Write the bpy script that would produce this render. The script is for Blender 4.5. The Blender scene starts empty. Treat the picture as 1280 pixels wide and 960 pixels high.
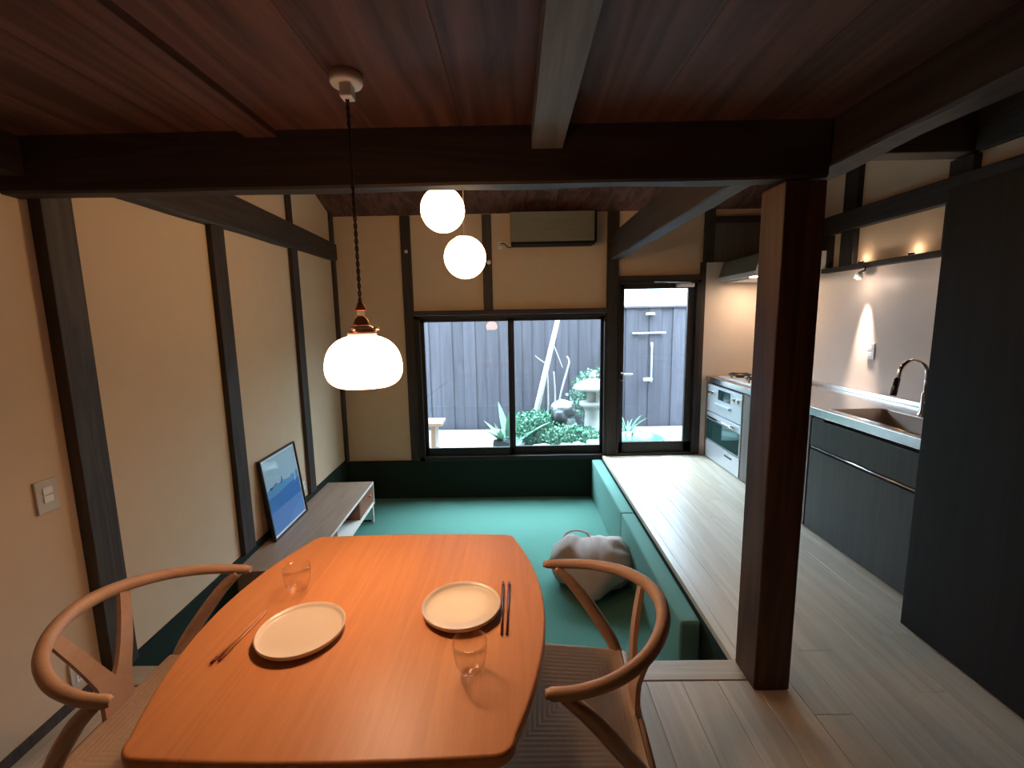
import bpy, bmesh, math, random
from mathutils import Vector, Matrix, noise
random.seed(7)
sc = bpy.context.scene
C = sc.collection

# ------------------------------------------------------------ camera
cam = bpy.data.cameras.new('camera'); camo = bpy.data.objects.new('camera', cam); C.objects.link(camo)
cam.sensor_width = 36.0; cam.lens = 568.0/1280*36; cam.clip_start = 0.02
M = [[0.9998253, -0.01618555, -0.00934917], [0.00697155, -0.14117391, 0.98996026], [-0.01734291, -0.98985249, -0.14103641]]
camo.matrix_world = Matrix(((M[0][0], -M[0][1], -M[0][2], 0), (M[1][0], -M[1][1], -M[1][2], 0), (M[2][0], -M[2][1], -M[2][2], 1.5), (0, 0, 0, 1)))
sc.camera = camo

# ------------------------------------------------------------ world, exposure
w = bpy.data.worlds.new('world'); sc.world = w; w.use_nodes = True
bgn = w.node_tree.nodes['Background']
# overcast sky: brighter towards the zenith
wn = w.node_tree; wtc = wn.nodes.new('ShaderNodeTexCoord'); wsx = wn.nodes.new('ShaderNodeSeparateXYZ'); wmr = wn.nodes.new('ShaderNodeMapRange')
wn.links.new(wtc.outputs['Generated'], wsx.inputs[0]); wn.links.new(wsx.outputs[2], wmr.inputs[0])
wmr.inputs[1].default_value = 0.0; wmr.inputs[2].default_value = 1.0; wmr.inputs[3].default_value = 9.0; wmr.inputs[4].default_value = 48.0
bgn.inputs['Color'].default_value = (0.60, 0.83, 1.0, 1); wn.links.new(wmr.outputs[0], bgn.inputs['Strength'])
sc.view_settings.view_transform = 'Standard'; sc.view_settings.look = 'None'
sc.view_settings.exposure = 0.0; sc.view_settings.gamma = 1.0
try: sc.view_settings.use_curve_mapping = False
except Exception: pass

PENDANT_W = 8.5; PENDANT_E = 13.0; GLOBE_E = 20.0; SPOT_W = 200.0; HOOD_W = 7.0

# ------------------------------------------------------------ materials
def newmat(name):
    m = bpy.data.materials.new(name); m.use_nodes = True
    return m, m.node_tree, m.node_tree.nodes['Principled BSDF']
def mixcol(nt, fac, a, b):
    n = nt.nodes.new('ShaderNodeMix'); n.data_type = 'RGBA'
    n.inputs[6].default_value = (*a, 1); n.inputs[7].default_value = (*b, 1)
    nt.links.new(fac, n.inputs[0]); return n
def plain(name, col, rough=0.5, metal=0.0, var=0.12, scale=30, bump=0.0, spec=0.5):
    m, nt, p = newmat(name)
    tc = nt.nodes.new('ShaderNodeTexCoord'); no = nt.nodes.new('ShaderNodeTexNoise')
    no.inputs['Scale'].default_value = scale; no.inputs['Detail'].default_value = 4
    nt.links.new(tc.outputs['Object'], no.inputs['Vector'])
    mc = mixcol(nt, no.outputs[0], tuple(c*(1-var) for c in col), tuple(min(1, c*(1+var)) for c in col))
    nt.links.new(mc.outputs[2], p.inputs['Base Color'])
    p.inputs['Roughness'].default_value = rough; p.inputs['Metallic'].default_value = metal
    p.inputs['Specular IOR Level'].default_value = spec
    if bump:
        b = nt.nodes.new('ShaderNodeBump'); b.inputs['Strength'].default_value = bump; b.inputs['Distance'].default_value = 0.004
        nt.links.new(no.outputs[0], b.inputs['Height']); nt.links.new(b.outputs[0], p.inputs['Normal'])
    return m
def wood(name, dark, light, axis='Y', rough=0.45, freq=9.0, stretch=0.06, bump=0.15, vary=0.25, spec=0.5, bandmix=0.5):
    m, nt, p = newmat(name)
    tc = nt.nodes.new('ShaderNodeTexCoord'); mp = nt.nodes.new('ShaderNodeMapping')
    s = [1, 1, 1]; s['XYZ'.index(axis)] = stretch; mp.inputs['Scale'].default_value = s
    oi = nt.nodes.new('ShaderNodeObjectInfo'); mul = nt.nodes.new('ShaderNodeMath'); mul.operation = 'MULTIPLY'; mul.inputs[1].default_value = 37.0
    nt.links.new(oi.outputs['Random'], mul.inputs[0])
    add = nt.nodes.new('ShaderNodeVectorMath'); add.operation = 'ADD'
    nt.links.new(tc.outputs['Object'], add.inputs[0]); nt.links.new(mul.outputs[0], add.inputs[1])
    nt.links.new(add.outputs[0], mp.inputs['Vector'])
    n1 = nt.nodes.new('ShaderNodeTexNoise'); n1.inputs['Scale'].default_value = freq*1.0; n1.inputs['Detail'].default_value = 3; n1.inputs['Distortion'].default_value = 0.6
    nt.links.new(mp.outputs[0], n1.inputs['Vector'])
    # growth rings: banded by repeating the soft noise
    k = nt.nodes.new('ShaderNodeMath'); k.operation = 'MULTIPLY'; k.inputs[1].default_value = 9.0; nt.links.new(n1.outputs[0], k.inputs[0])
    fr = nt.nodes.new('ShaderNodeMath'); fr.operation = 'PINGPONG'; fr.inputs[1].default_value = 1.0; nt.links.new(k.outputs[0], fr.inputs[0])
    n2 = nt.nodes.new('ShaderNodeTexNoise'); n2.inputs['Scale'].default_value = freq*22; n2.inputs['Detail'].default_value = 3
    nt.links.new(mp.outputs[0], n2.inputs['Vector'])
    mx = nt.nodes.new('ShaderNodeMix'); mx.inputs[0].default_value = bandmix
    nt.links.new(n2.outputs[0], mx.inputs[2]); nt.links.new(fr.outputs[0], mx.inputs[3])
    mc = mixcol(nt, mx.outputs[0], dark, light)
    hv = nt.nodes.new('ShaderNodeHueSaturation')
    mr = nt.nodes.new('ShaderNodeMapRange'); mr.inputs[3].default_value = 1-vary; mr.inputs[4].default_value = 1+vary
    nt.links.new(oi.outputs['Random'], mr.inputs[0]); nt.links.new(mr.outputs[0], hv.inputs['Value'])
    nt.links.new(mc.outputs[2], hv.inputs['Color']); nt.links.new(hv.outputs[0], p.inputs['Base Color'])
    p.inputs['Roughness'].default_value = rough; p.inputs['Specular IOR Level'].default_value = spec
    b = nt.nodes.new('ShaderNodeBump'); b.inputs['Strength'].default_value = bump; b.inputs['Distance'].default_value = 0.002
    nt.links.new(mx.outputs[0], b.inputs['Height']); nt.links.new(b.outputs[0], p.inputs['Normal'])
    return m
def emis(name, col, e, base=(0.9, 0.88, 0.84)):
    m, nt, p = newmat(name)
    p.inputs['Base Color'].default_value = (*base, 1); p.inputs['Roughness'].default_value = 0.25
    p.inputs['Emission Color'].default_value = (*col, 1); p.inputs['Emission Strength'].default_value = e
    return m
def thin_glass(name, tint=(1, 1, 1), refl=1.0, ior=1.45):
    m, nt, p = newmat(name); nt.nodes.remove(p)
    out = nt.nodes['Material Output']
    t = nt.nodes.new('ShaderNodeBsdfTransparent'); t.inputs[0].default_value = (*tint, 1)
    g = nt.nodes.new('ShaderNodeBsdfGlossy'); g.inputs['Roughness'].default_value = 0.02
    f = nt.nodes.new('ShaderNodeLayerWeight'); f.inputs[0].default_value = 0.5
    pw = nt.nodes.new('ShaderNodeMath'); pw.operation = 'POWER'; pw.inputs[1].default_value = 4.0; nt.links.new(f.outputs['Facing'], pw.inputs[0])
    mu = nt.nodes.new('ShaderNodeMath'); mu.operation = 'MULTIPLY_ADD'; mu.inputs[1].default_value = .75*refl; mu.inputs[2].default_value = .04*refl
    mx = nt.nodes.new('ShaderNodeMixShader'); nt.links.new(pw.outputs[0], mu.inputs[0]); nt.links.new(mu.outputs[0], mx.inputs[0])
    nt.links.new(t.outputs[0], mx.inputs[1]); nt.links.new(g.outputs[0], mx.inputs[2]); nt.links.new(mx.outputs[0], out.inputs[0])
    return m

PLASTER = plain('plaster', (0.60, 0.43, 0.29), 0.9, var=0.05, scale=9, bump=0.12, spec=0.15)
KPANEL = plain('kitchen_panel', (0.60, 0.52, 0.47), 0.42, var=0.05, scale=6)
POST = wood('post_wood', (0.022, 0.016, 0.013), (0.060, 0.044, 0.035), 'Z', 0.6, 14, spec=0.3)
BEAMX = wood('beam_wood_across', (0.022, 0.015, 0.013), (0.062, 0.042, 0.034), 'X', 0.6, 12, spec=0.3)
BEAMY = wood('beam_wood_along', (0.024, 0.017, 0.013), (0.068, 0.050, 0.040), 'Y', 0.6, 12, spec=0.3)
KPOST = wood('kitchen_post_wood', (0.012, 0.010, 0.009), (0.035, 0.028, 0.024), 'Z', 0.6, 14, spec=0.3)
KBEAM = wood('kitchen_beam_wood', (0.012, 0.010, 0.009), (0.040, 0.031, 0.027), 'Y', 0.6, 12, spec=0.3)
JOIST = wood('joist_wood', (0.075, 0.068, 0.06), (0.15, 0.14, 0.125), 'Y', 0.6, 12, spec=0.3)
PILLAR = wood('pillar_wood', (0.022, 0.010, 0.006), (0.125, 0.052, 0.027), 'Z', 0.5, 10, spec=0.3)
CEIL = wood('ceiling_wood', (0.034, 0.014, 0.011), (0.170, 0.078, 0.060), 'Y', 0.55, 7, 0.05, vary=0.10, spec=0.25, bandmix=0.62)
FLOORW = wood('floor_wood', (0.40, 0.315, 0.225), (0.60, 0.505, 0.39), 'Y', 0.36, 7, 0.05, vary=0.06, bump=0.05)
FLOORX = wood('floor_wood_across', (0.38, 0.29, 0.20), (0.55, 0.45, 0.33), 'X', 0.36, 7, 0.05, vary=0.03, bump=0.05)
TABLEW = wood('table_wood', (0.50, 0.19, 0.068), (0.66, 0.29, 0.115), 'Y', 0.42, 16, 0.04, vary=0.10, bump=0.03, bandmix=0.3, spec=0.35)
CHAIRW = wood('chair_wood', (0.43, 0.245, 0.15), (0.55, 0.345, 0.225), 'X', 0.45, 8, 0.2, vary=0.04, bump=0.03, bandmix=0.3)
CORDSEAT = plain('paper_cord', (0.42, 0.29, 0.19), 0.85, var=0.2, scale=140)
TVW = wood('shelf_wood', (0.27, 0.175, 0.12), (0.38, 0.26, 0.19), 'Y', 0.45, 12, vary=0.03, bump=0.03)
TVRED = wood('shelf_drawer_wood', (0.20, 0.075, 0.04), (0.30, 0.12, 0.07), 'Y', 0.45, 14, vary=0.05)
TVWHITE = plain('cream_frame', (0.72, 0.68, 0.60), 0.5)
CARPET = plain('green_carpet', (0.078, 0.185, 0.142), 0.95, var=0.1, scale=220, bump=0.4, spec=0.1)
CUSH = plain('green_cushion_fabric', (0.13, 0.27, 0.225), 0.9, var=0.08, scale=260, bump=0.3, spec=0.15)
GREENB = plain('green_board', (0.010, 0.019, 0.013), 0.8, var=0.08, spec=0.2)
BAG = plain('taupe_cotton', (0.44, 0.37, 0.33), 0.9, var=0.07, scale=60, spec=0.1)
BAGIN = plain('dark_opening', (0.10, 0.07, 0.055), 0.9)
DARKK = wood('dark_cabinet_wood', (0.024, 0.025, 0.021), (0.045, 0.046, 0.038), 'Z', 0.45, 12, vary=0.04, bump=0.05, spec=0.3)
BROWNK = wood('brown_wood_and_wall_shade', (0.10, 0.08, 0.065), (0.17, 0.14, 0.12), 'Z', 0.45, 12, vary=0.04)
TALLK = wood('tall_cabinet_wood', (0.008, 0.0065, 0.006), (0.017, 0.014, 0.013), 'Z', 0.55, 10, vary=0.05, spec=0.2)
BLACK = plain('black_gap', (0.006, 0.006, 0.006), 0.7, spec=0.2)
FRAMEB = plain('dark_bronze_frame', (0.018, 0.014, 0.012), 0.5, var=0.1, spec=0.3)
STEEL = plain('stainless', (0.62, 0.60, 0.58), 0.24, 1.0, var=0.04, scale=50)
SILVER = plain('silver_panel', (0.62, 0.64, 0.66), 0.4, 0.55, var=0.03)
CHROME = plain('chrome', (0.86, 0.85, 0.84), 0.08, 1.0, var=0.01)
IRON = plain('cast_iron', (0.012, 0.011, 0.011), 0.5, var=0.2)
OVENG = plain('oven_glass', (0.02, 0.045, 0.04), 0.05, var=0.3, scale=9)
WHITEP = plain('white_plastic', (0.75, 0.72, 0.68), 0.45, var=0.03)
BEIGEP = plain('beige_plastic', (0.52, 0.45, 0.36), 0.5, var=0.03)
ACM = plain('olive_unit', (0.17, 0.155, 0.105), 0.55, var=0.05)
PORC = plain('glazed_plate', (0.72, 0.62, 0.49), 0.3, var=0.03, scale=40)
BRASS = plain('aged_copper', (0.42, 0.17, 0.08), 0.35, 0.8, var=0.15)
CORD = plain('brown_cord', (0.035, 0.02, 0.015), 0.8)
CHOPR = plain('dark_red_lacquer', (0.17, 0.022, 0.018), 0.25)
CHOPL = plain('pale_lacquer', (0.62, 0.28, 0.12), 0.3)
PAPER = plain('paper_white', (0.78, 0.80, 0.82), 0.5, var=0.02)
SKYP = plain('print_pale_sky', (0.42, 0.58, 0.68), 0.5, var=0.05, scale=8)
BLUEP = plain('print_blue', (0.045, 0.19, 0.50), 0.5, var=0.06, scale=6)
BLUEL = plain('print_light_blue', (0.12, 0.33, 0.60), 0.5, var=0.08, scale=6)
BLUED = plain('print_navy', (0.03, 0.07, 0.16), 0.5)
SHADE = emis('opal_shade', (1.0, 0.55, 0.32), PENDANT_E)
GLOBE = emis('opal_globe', (1.0, 0.60, 0.27), GLOBE_E)
BULB = emis('lamp_face', (1.0, 0.82, 0.66), 25)
WGLASS = thin_glass('window_glass', (0.97, 0.985, 1.0), 0.9)
TGLASS = thin_glass('tumbler_glass', (0.985, 0.975, 0.965), 1.0, 1.5)
FENCE = wood('fence_board', (0.042, 0.040, 0.049), (0.070, 0.066, 0.078), 'Z', 0.7, 8, vary=0.10, spec=0.15)
STONE = plain('garden_stone', (0.20, 0.215, 0.22), 0.9, var=0.3, scale=14, bump=0.5)
STONEG = plain('granite', (0.26, 0.275, 0.265), 0.9, var=0.15, scale=40, bump=0.4)
SLAB = plain('pale_concrete', (0.30, 0.33, 0.33), 0.85, var=0.06, scale=8)
GRAVEL = plain('gravel', (0.20, 0.215, 0.22), 0.95, var=0.35, scale=90, bump=0.8)
LEAF = plain('leaf_green', (0.055, 0.17, 0.10), 0.5, var=0.4, scale=12)
LEAF2 = plain('leaf_pale', (0.11, 0.22, 0.145), 0.5, var=0.3, scale=12)
BARK = plain('pale_bark', (0.30, 0.30, 0.28), 0.9, var=0.2, scale=25, bump=0.4)
SOIL = plain('soil_moss', (0.02, 0.04, 0.025), 0.95, var=0.4, scale=20)
BENCHW = wood('bench_wood', (0.16, 0.10, 0.07), (0.23, 0.15, 0.10), 'X', 0.6, 8)
TEAL = plain('teal_glaze', (0.04, 0.11, 0.10), 0.25, var=0.15)
DARKPOT = plain('dark_pot', (0.008, 0.009, 0.012), 0.5)

# ------------------------------------------------------------ mesh helpers
def bx(bm, x0, x1, y0, y1, z0, z1, bev=0.0, seg=2):
    t = bmesh.new()
    r = bmesh.ops.create_cube(t, size=1)
    for v in t.verts:
        v.co = Vector((x0+(v.co.x+.5)*(x1-x0), y0+(v.co.y+.5)*(y1-y0), z0+(v.co.z+.5)*(z1-z0)))
    if bev: bmesh.ops.bevel(t, geom=t.edges[:], offset=bev, segments=seg, affect='EDGES', profile=0.6)
    merge(bm, t); return bm
def merge(bm, t):
    me = bpy.data.meshes.new('tmp'); t.to_mesh(me); t.free(); bm.from_mesh(me); bpy.data.meshes.remove(me)
def B(*a, **k): return bx(bmesh.new(), *a, **k)
def tube(bm, pts, radii, n=12, caps=True, flat=None):
    """sweep an (optionally elliptical) section along pts"""
    pts = [Vector(p) for p in pts]
    if not isinstance(radii, (list, tuple)): radii = [radii]*len(pts)
    rings = []; up = None
    for i, p in enumerate(pts):
        t = (pts[min(i+1, len(pts)-1)]-pts[max(i-1, 0)]).normalized()
        if up is None:
            up = Vector((0, 0, 1)) if abs(t.z) < 0.9 else Vector((1, 0, 0))
        s = t.cross(up).normalized(); u = s.cross(t).normalized(); up = u
        r = radii[i]; ra, rb = r if isinstance(r, tuple) else (r, r)
        rings.append([bm.verts.new(p+s*math.cos(a)*ra+u*math.sin(a)*rb) for a in [2*math.pi*j/n for j in range(n)]])
    for a, b in zip(rings, rings[1:]):
        for j in range(n): bm.faces.new((a[j], a[(j+1) % n], b[(j+1) % n], b[j])).smooth = True
    if caps:
        bm.faces.new(rings[0][::-1]); bm.faces.new(rings[-1])
    return bm
def T(*a, **k): return tube(bmesh.new(), *a, **k)
def smooth_path(ctrl, n=10):
    """Catmull-Rom through control points (tuples of any length)"""
    P = [ctrl[0]]+list(ctrl)+[ctrl[-1]]; out = []
    for i in range(1, len(P)-2):
        for k in range(n):
            t = k/n; r = []
            for a, b, c, d in zip(P[i-1], P[i], P[i+1], P[i+2]):
                r.append(.5*(2*b+(c-a)*t+(2*a-5*b+4*c-d)*t*t+(3*b-a-3*c+d)*t**3))
            out.append(tuple(r))
    out.append(tuple(ctrl[-1])); return out
def lathe(bm, prof, cx=0, cy=0, n=32, cz=0, closed=False):
    rings = []
    for r, z in prof:
        if r < 1e-5: rings.append([bm.verts.new((cx, cy, cz+z))])
        else: rings.append([bm.verts.new((cx+r*math.cos(2*math.pi*j/n), cy+r*math.sin(2*math.pi*j/n), cz+z)) for j in range(n)])
    for a, b in zip(rings, rings[1:]):
        for j in range(n):
            j2 = (j+1) % n
            if len(a) == 1 and len(b) == 1: continue
            if len(a) == 1: f = bm.faces.new((a[0], b[j2], b[j]))
            elif len(b) == 1: f = bm.faces.new((a[j], a[j2], b[0]))
            else: f = bm.faces.new((a[j], a[j2], b[j2], b[j]))
            f.smooth = True
    return bm
def L(*a, **k): return lathe(bmesh.new(), *a, **k)
def prism(bm, poly, z0, z1, bev=0, seg=3):
    t = bmesh.new()
    vs = [t.verts.new((x, y, z0)) for x, y in poly]; f = t.faces.new(vs)
    r = bmesh.ops.extrude_face_region(t, geom=[f])
    for v in [e for e in r['geom'] if isinstance(e, bmesh.types.BMVert)]: v.co.z = z1
    bmesh.ops.recalc_face_normals(t, faces=t.faces)
    if bev:
        es = [e for e in t.edges if abs(e.verts[0].co.z-e.verts[1].co.z) < 1e-6]
        bmesh.ops.bevel(t, geom=es, offset=bev, segments=seg, affect='EDGES', profile=0.5)
    merge(bm, t); return bm
def blob(center, rad, seed=0, amp=0.25, freq=1.5, sub=3, flatbottom=False):
    t = bmesh.new(); bmesh.ops.create_icosphere(t, subdivisions=sub, radius=1)
    for v in t.verts:
        d = 1+amp*noise.noise(v.co*freq+Vector((seed*7.3, seed*3.1, 0)))
        v.co = Vector((v.co.x*rad[0]*d, v.co.y*rad[1]*d, v.co.z*rad[2]*d))+Vector(center)
    for f in t.faces: f.smooth = True
    return t
def obj(name, bm, mat, parent=None, smooth=None):
    bmesh.ops.recalc_face_normals(bm, faces=bm.faces)
    me = bpy.data.meshes.new(name); bm.to_mesh(me); bm.free()
    o = bpy.data.objects.new(name, me); C.objects.link(o)
    for m in (mat if isinstance(mat, (list, tuple)) else [mat]): me.materials.append(m)
    if parent is not None: o.parent = parent
    return o
def tag(o, label=None, cat=None, group=None, kind=None):
    if label: o['label'] = label
    if cat: o['category'] = cat
    if group: o['group'] = group
    if kind: o['kind'] = kind
    return o
def thing(name, label, cat, loc=(0, 0, 0), rz=0, group=None):
    o = bpy.data.objects.new(name, None); C.objects.link(o); o.empty_display_size = 0.05
    o.location = loc; o.rotation_euler = (0, 0, rz)
    return tag(o, label, cat, group)
def struct(name, bm, mat, label=None):
    return tag(obj(name, bm, mat), label, None, None, 'structure')
def copy_tree(o, parent=None):
    c = o.copy(); C.objects.link(c); c.parent = parent
    for ch in list(o.children): copy_tree(ch, c)
    return c
ANG = math.radians(2.0)
def on_left(o):
    """left wall runs two degrees off square: local x = out from the wall, local y = distance from the back corner"""
    o.location = (-1.895, 4.88, 0); o.rotation_euler = (0, 0, ANG); return o
_tn = [0]
def trim(bm, mat, label=None, left=False):
    _tn[0] += 1
    o = struct('trim_%d' % _tn[0], bm, mat, label)
    return on_left(o) if left else o

# ------------------------------------------------------------ floor
fl = struct('floor', B(-2.05, 2.9, -1.3, 1.80, -0.12, -0.022), BLACK, 'pale wooden plank floor around the dining table and kitchen')
bx_ = bmesh.new()
sub = obj('subfloor', B(0.935, 2.9, 1.80, 4.95, -0.12, -0.022), BLACK, fl)
def plank(x0, x1, y0, y1, mat=FLOORW):
    g = 0.0008
    bm = B(x0+g-(x0+x1)/2, x1-g-(x0+x1)/2, -(y1-y0)/2+g, (y1-y0)/2-g, -0.011, 0.011, bev=0.0012, seg=1)
    o = obj('plank', bm, mat, fl); o.location = ((x0+x1)/2, (y0+y1)/2, -0.011); return o
xs = -1.98; W = 0.147
k = 0
while xs < 0.95:
    plank(xs, xs+W, -1.3, 1.70); xs += W
x0 = xs
while x0 < 2.88:
    off = 0.9*((k*0.37) % 1)
    if x0 < 0.99:
        plank(x0, x0+W, -1.3, 1.0); plank(x0, x0+W, 1.0, 1.70)
        plank(0.975, x0+W, 1.70, 4.90)
    else:
        cut = 1.2+off
        plank(x0, x0+W, -1.3, cut); plank(x0, x0+W, cut, cut+1.95); plank(x0, x0+W, cut+1.95, 4.90)
    x0 += W; k += 1
g = B(-1.95, 0.9745, 1.703, 1.812, -0.03, 0.003, bev=0.003)
o = obj('nosing', g, FLOORX, fl)
g = B(0.930, 0.9735, 1.813, 4.83, -0.03, 0.003, bev=0.003); obj('nosing', g, FLOORW, fl)
# pit sides and bottom
struct('sunken_floor', B(-1.99, 0.94, 1.78, 4.93, -0.52, -0.46), CARPET, 'green carpet floor of the sunken sitting area')
struct('baseboard_back', B(-1.95, 0.93, 4.835, 4.90, -0.459, -0.035, bev=0.003), GREENB, 'dark green skirting below the garden window')
on_left(struct('baseboard_left', B(0.001, 0.014, -3.07, -0.05, -0.459, 0.0, bev=0.002), GREENB, 'dark green skirting low on the left wall'))
on_left(struct('baseboard_left_near', B(0.001, 0.010, -6.1, -3.18, 0.001, 0.045, bev=0.002), POST, 'thin dark skirting low on the left wall'))
struct('pit_side_right', B(0.925, 0.945, 1.82, 4.83, -0.459, -0.031), GREENB, 'dark green side of the sunken area under the plank edge')
struct('pit_side_near', B(-1.95, 0.945, 1.775, 1.795, -0.459, -0.031), GREENB, 'dark green near side of the sunken area')

# ------------------------------------------------------------ walls
struct('wall_left', B(-0.12, 0.0, -6.4, 0.1, -0.5, 4.0), PLASTER, 'tan plaster wall with dark wooden posts')
on_left(bpy.data.objects['wall_left'])
bm = bmesh.new(); yb0, yb1 = 4.88, 5.00
bx(bm, -2.1, -1.06, yb0, yb1, -0.5, 3.0)
bx(bm, -1.06, 0.96, yb0, yb1, 1.60, 3.0)
bx(bm, -1.06, 0.96, yb0, yb1, -0.5, -0.045)
bx(bm, 0.96, 1.97, yb0, yb1, 1.90, 3.0)
bx(bm, 0.96, 1.97, yb0, yb1, -0.5, -0.005)
bx(bm, 1.97, 2.9, yb0, yb1, -0.2, 3.0)
bx(bm, 0.9605, 1.0835, yb0, yb1, -0.005, 1.90); bx(bm, 1.938, 1.97, yb0, yb1, -0.005, 1.90)
struct('wall_back', bm, PLASTER, 'tan plaster back wall around the garden window and door')
struct('wall_right', B(2.76, 2.9, -1.4, 5.0, -0.2, 4.1), PLASTER, 'plaster wall behind the kitchen worktop')
struct('wall_front', B(-2.2, 2.9, -1.4, -1.3, -0.2, 4.0), PLASTER, 'plaster wall behind the camera')
struct('wall_upper', B(-1.9, 1.07, 1.70, 1.78, 2.10, 3.75), PLASTER, 'plaster wall above the dark cross beam')
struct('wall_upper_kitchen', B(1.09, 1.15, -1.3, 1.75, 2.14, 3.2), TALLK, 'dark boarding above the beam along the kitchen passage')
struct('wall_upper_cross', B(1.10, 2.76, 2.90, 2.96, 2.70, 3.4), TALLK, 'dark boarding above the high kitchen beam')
struct('kitchen_panel_side', B(2.725, 2.765, 2.03, 4.87, 0.80, 1.845), KPANEL, 'smooth pale kitchen wall panel behind sink and hob')
struct('kitchen_panel_back', B(1.975, 2.724, 4.845, 4.885, 0.0, 2.045), KPANEL, 'smooth pale panel on the back wall beside the hob')

# ceilings
ce = struct('ceiling', B(-2.05, 1.085, -1.35, 1.74, 2.165, 2.19), BLACK, 'low ceiling of reddish brown boards over the table')
xs = -2.05; W = 0.313
while xs < 1.06:
    x1 = min(xs+W, 1.085)
    bm = B(-(x1-xs)/2+.0004, (x1-xs)/2-.0004, -1.52, 1.52, -0.008, 0.008, bev=0.0012, seg=1)
    o = obj('ceiling_board', bm, CEIL, ce); o.location = ((xs+x1)/2, 0.17, 2.1565); xs = x1
# sloping far ceiling
def slope_z(y): return 2.58+(4.88-y)*0.35
sl = thing('ceiling_sloping', None, None); tag(sl, 'sloping reddish board ceiling above the sitting area', None, None, 'structure')
xs = -2.05; W = 0.31
while xs < 2.85:
    x1 = min(xs+W, 2.9); t = bmesh.new()
    ya, yb = (1.72 if xs < 1.0 else 1.72), 5.0
    vs = [t.verts.new(p) for p in ((xs+.001, ya, slope_z(ya)), (x1-.001, ya, slope_z(ya)), (x1-.001, yb, slope_z(yb)), (xs+.001, yb, slope_z(yb)))]
    vt = [t.verts.new((v.co.x, v.co.y, v.co.z+0.03)) for v in vs]
    t.faces.new(vs); t.faces.new(vt[::-1])
    for i in range(4): t.faces.new((vs[i], vt[i], vt[(i+1) % 4], vs[(i+1) % 4]))
    bmesh.ops.bevel(t, geom=t.edges[:], offset=0.003, segments=1, affect='EDGES')
    obj('ceiling_board', t, CEIL, sl); xs = x1
struct('ceiling_sloping_back', B(-2.1, 2.95, 1.70, 1.74, 3.6, 3.8), BLACK)
t = bmesh.new()
vs = [t.verts.new(p) for p in ((-2.1, 1.66, slope_z(1.66)+.035), (2.95, 1.66, slope_z(1.66)+.035), (2.95, 5.05, slope_z(5.05)+.035), (-2.1, 5.05, slope_z(5.05)+.035))]
t.faces.new(vs); bmesh.ops.solidify(t, geom=t.faces[:], thickness=-0.03)
struct('roof_board', t, BLACK, 'boarding above the sloping ceiling')
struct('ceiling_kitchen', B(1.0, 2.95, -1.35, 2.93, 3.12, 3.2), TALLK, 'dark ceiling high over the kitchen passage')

# ------------------------------------------------------------ posts and beams
# left wall (local x out of wall, y from the back corner)
def lw_post(y0, y1, z0, z1, d=0.035, label=None): return trim(B(0.001, d, y0-4.88, y1-4.88, z0, z1, bev=0.004), POST, label, True)
lw_post(1.73, 1.86, 0.004, 2.05, 0.05, 'wide dark post on the left wall beside the nearer chair')
lw_post(2.77, 2.90, 0.001, 2.10, 0.035, 'dark post on the left wall just left of the framed print')
lw_post(3.83, 3.95, 0.001, 2.12, 0.032, 'dark post on the left wall just right of the framed print')
lw_post(4.80, 4.872, -0.03, 2.62, 0.03, 'thin dark post in the far left corner')
lw_post(2.78, 2.86, 2.31, 3.28, 0.025, 'upper continuation of the second left wall post')
lw_post(3.84, 3.92, 2.31, 2.93, 0.025, 'upper continuation of the third left wall post')
bm = bmesh.new()  # tapering beam along the left wall
n = 14; prev = None
for i in range(n+1):
    y = -3.05+i*3.0/n; u = i/n
    z0 = 2.062+0.072*u+0.004*math.sin(i*1.3); z1 = 2.318-0.018*u
    d = 0.07-0.01*u
    ring = [bm.verts.new(p) for p in ((0.001, y, z0), (d-0.01, y, z0), (d, y, z0+0.012), (d, y, z1-0.012), (d-0.01, y, z1), (0.001, y, z1))]
    if prev:
        for j in range(6): bm.faces.new((prev[j], prev[(j+1) % 6], ring[(j+1) % 6], ring[j]))
    else: bm.faces.new(ring)
    prev = ring
bm.faces.new(prev[::-1])
trim(bm, BEAMY, 'heavy dark beam running along the left wall', True)
trim(B(0.001, 0.10, -6.2, -3.16, 2.02, 2.148, bev=0.006), BEAMY, 'dark beam at the top of the near left wall', True)
# back wall
def bw(x0, x1, z0, z1, d=0.035, mat=POST, label=None): return trim(B(x0, x1, 4.88-d, 4.885, z0, z1, bev=0.004), mat, label)
bw(-1.172, -1.073, -0.034, 2.57, 0.04, POST, 'dark post left of the garden window')
bw(-0.329, -0.232, 1.60, 2.57, 0.03, POST, 'short dark post above the garden window')
bw(0.965, 1.082, -0.02, 2.57, 0.05, POST, 'dark post between garden window and glass door')
bw(1.965, 2.06, 2.05, 2.57, 0.05, POST, 'dark upper corner post beside the cooker hood')
bw(1.94, 1.985, 0.0, 2.05, 0.05, POST, 'dark post at the left end of the worktop')
bw(-1.072, 0.964, 1.552, 1.602, 0.05, BEAMX, 'dark lintel over the garden window')
bw(1.083, 1.939, 1.872, 1.925, 0.05, BEAMX, 'dark lintel over the glass door')
bw(2.061, 2.74, 2.44, 2.50, 0.06, BEAMX, 'thin dark rail high beside the cooker hood')
trim(B(2.061, 2.75, 4.862, 4.882, 2.05, 2.44), BROWNK, 'plaster above the cooker hood, its shade put in as brown')  # brown sheet over the plaster, colour carries the shade above the hood
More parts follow.
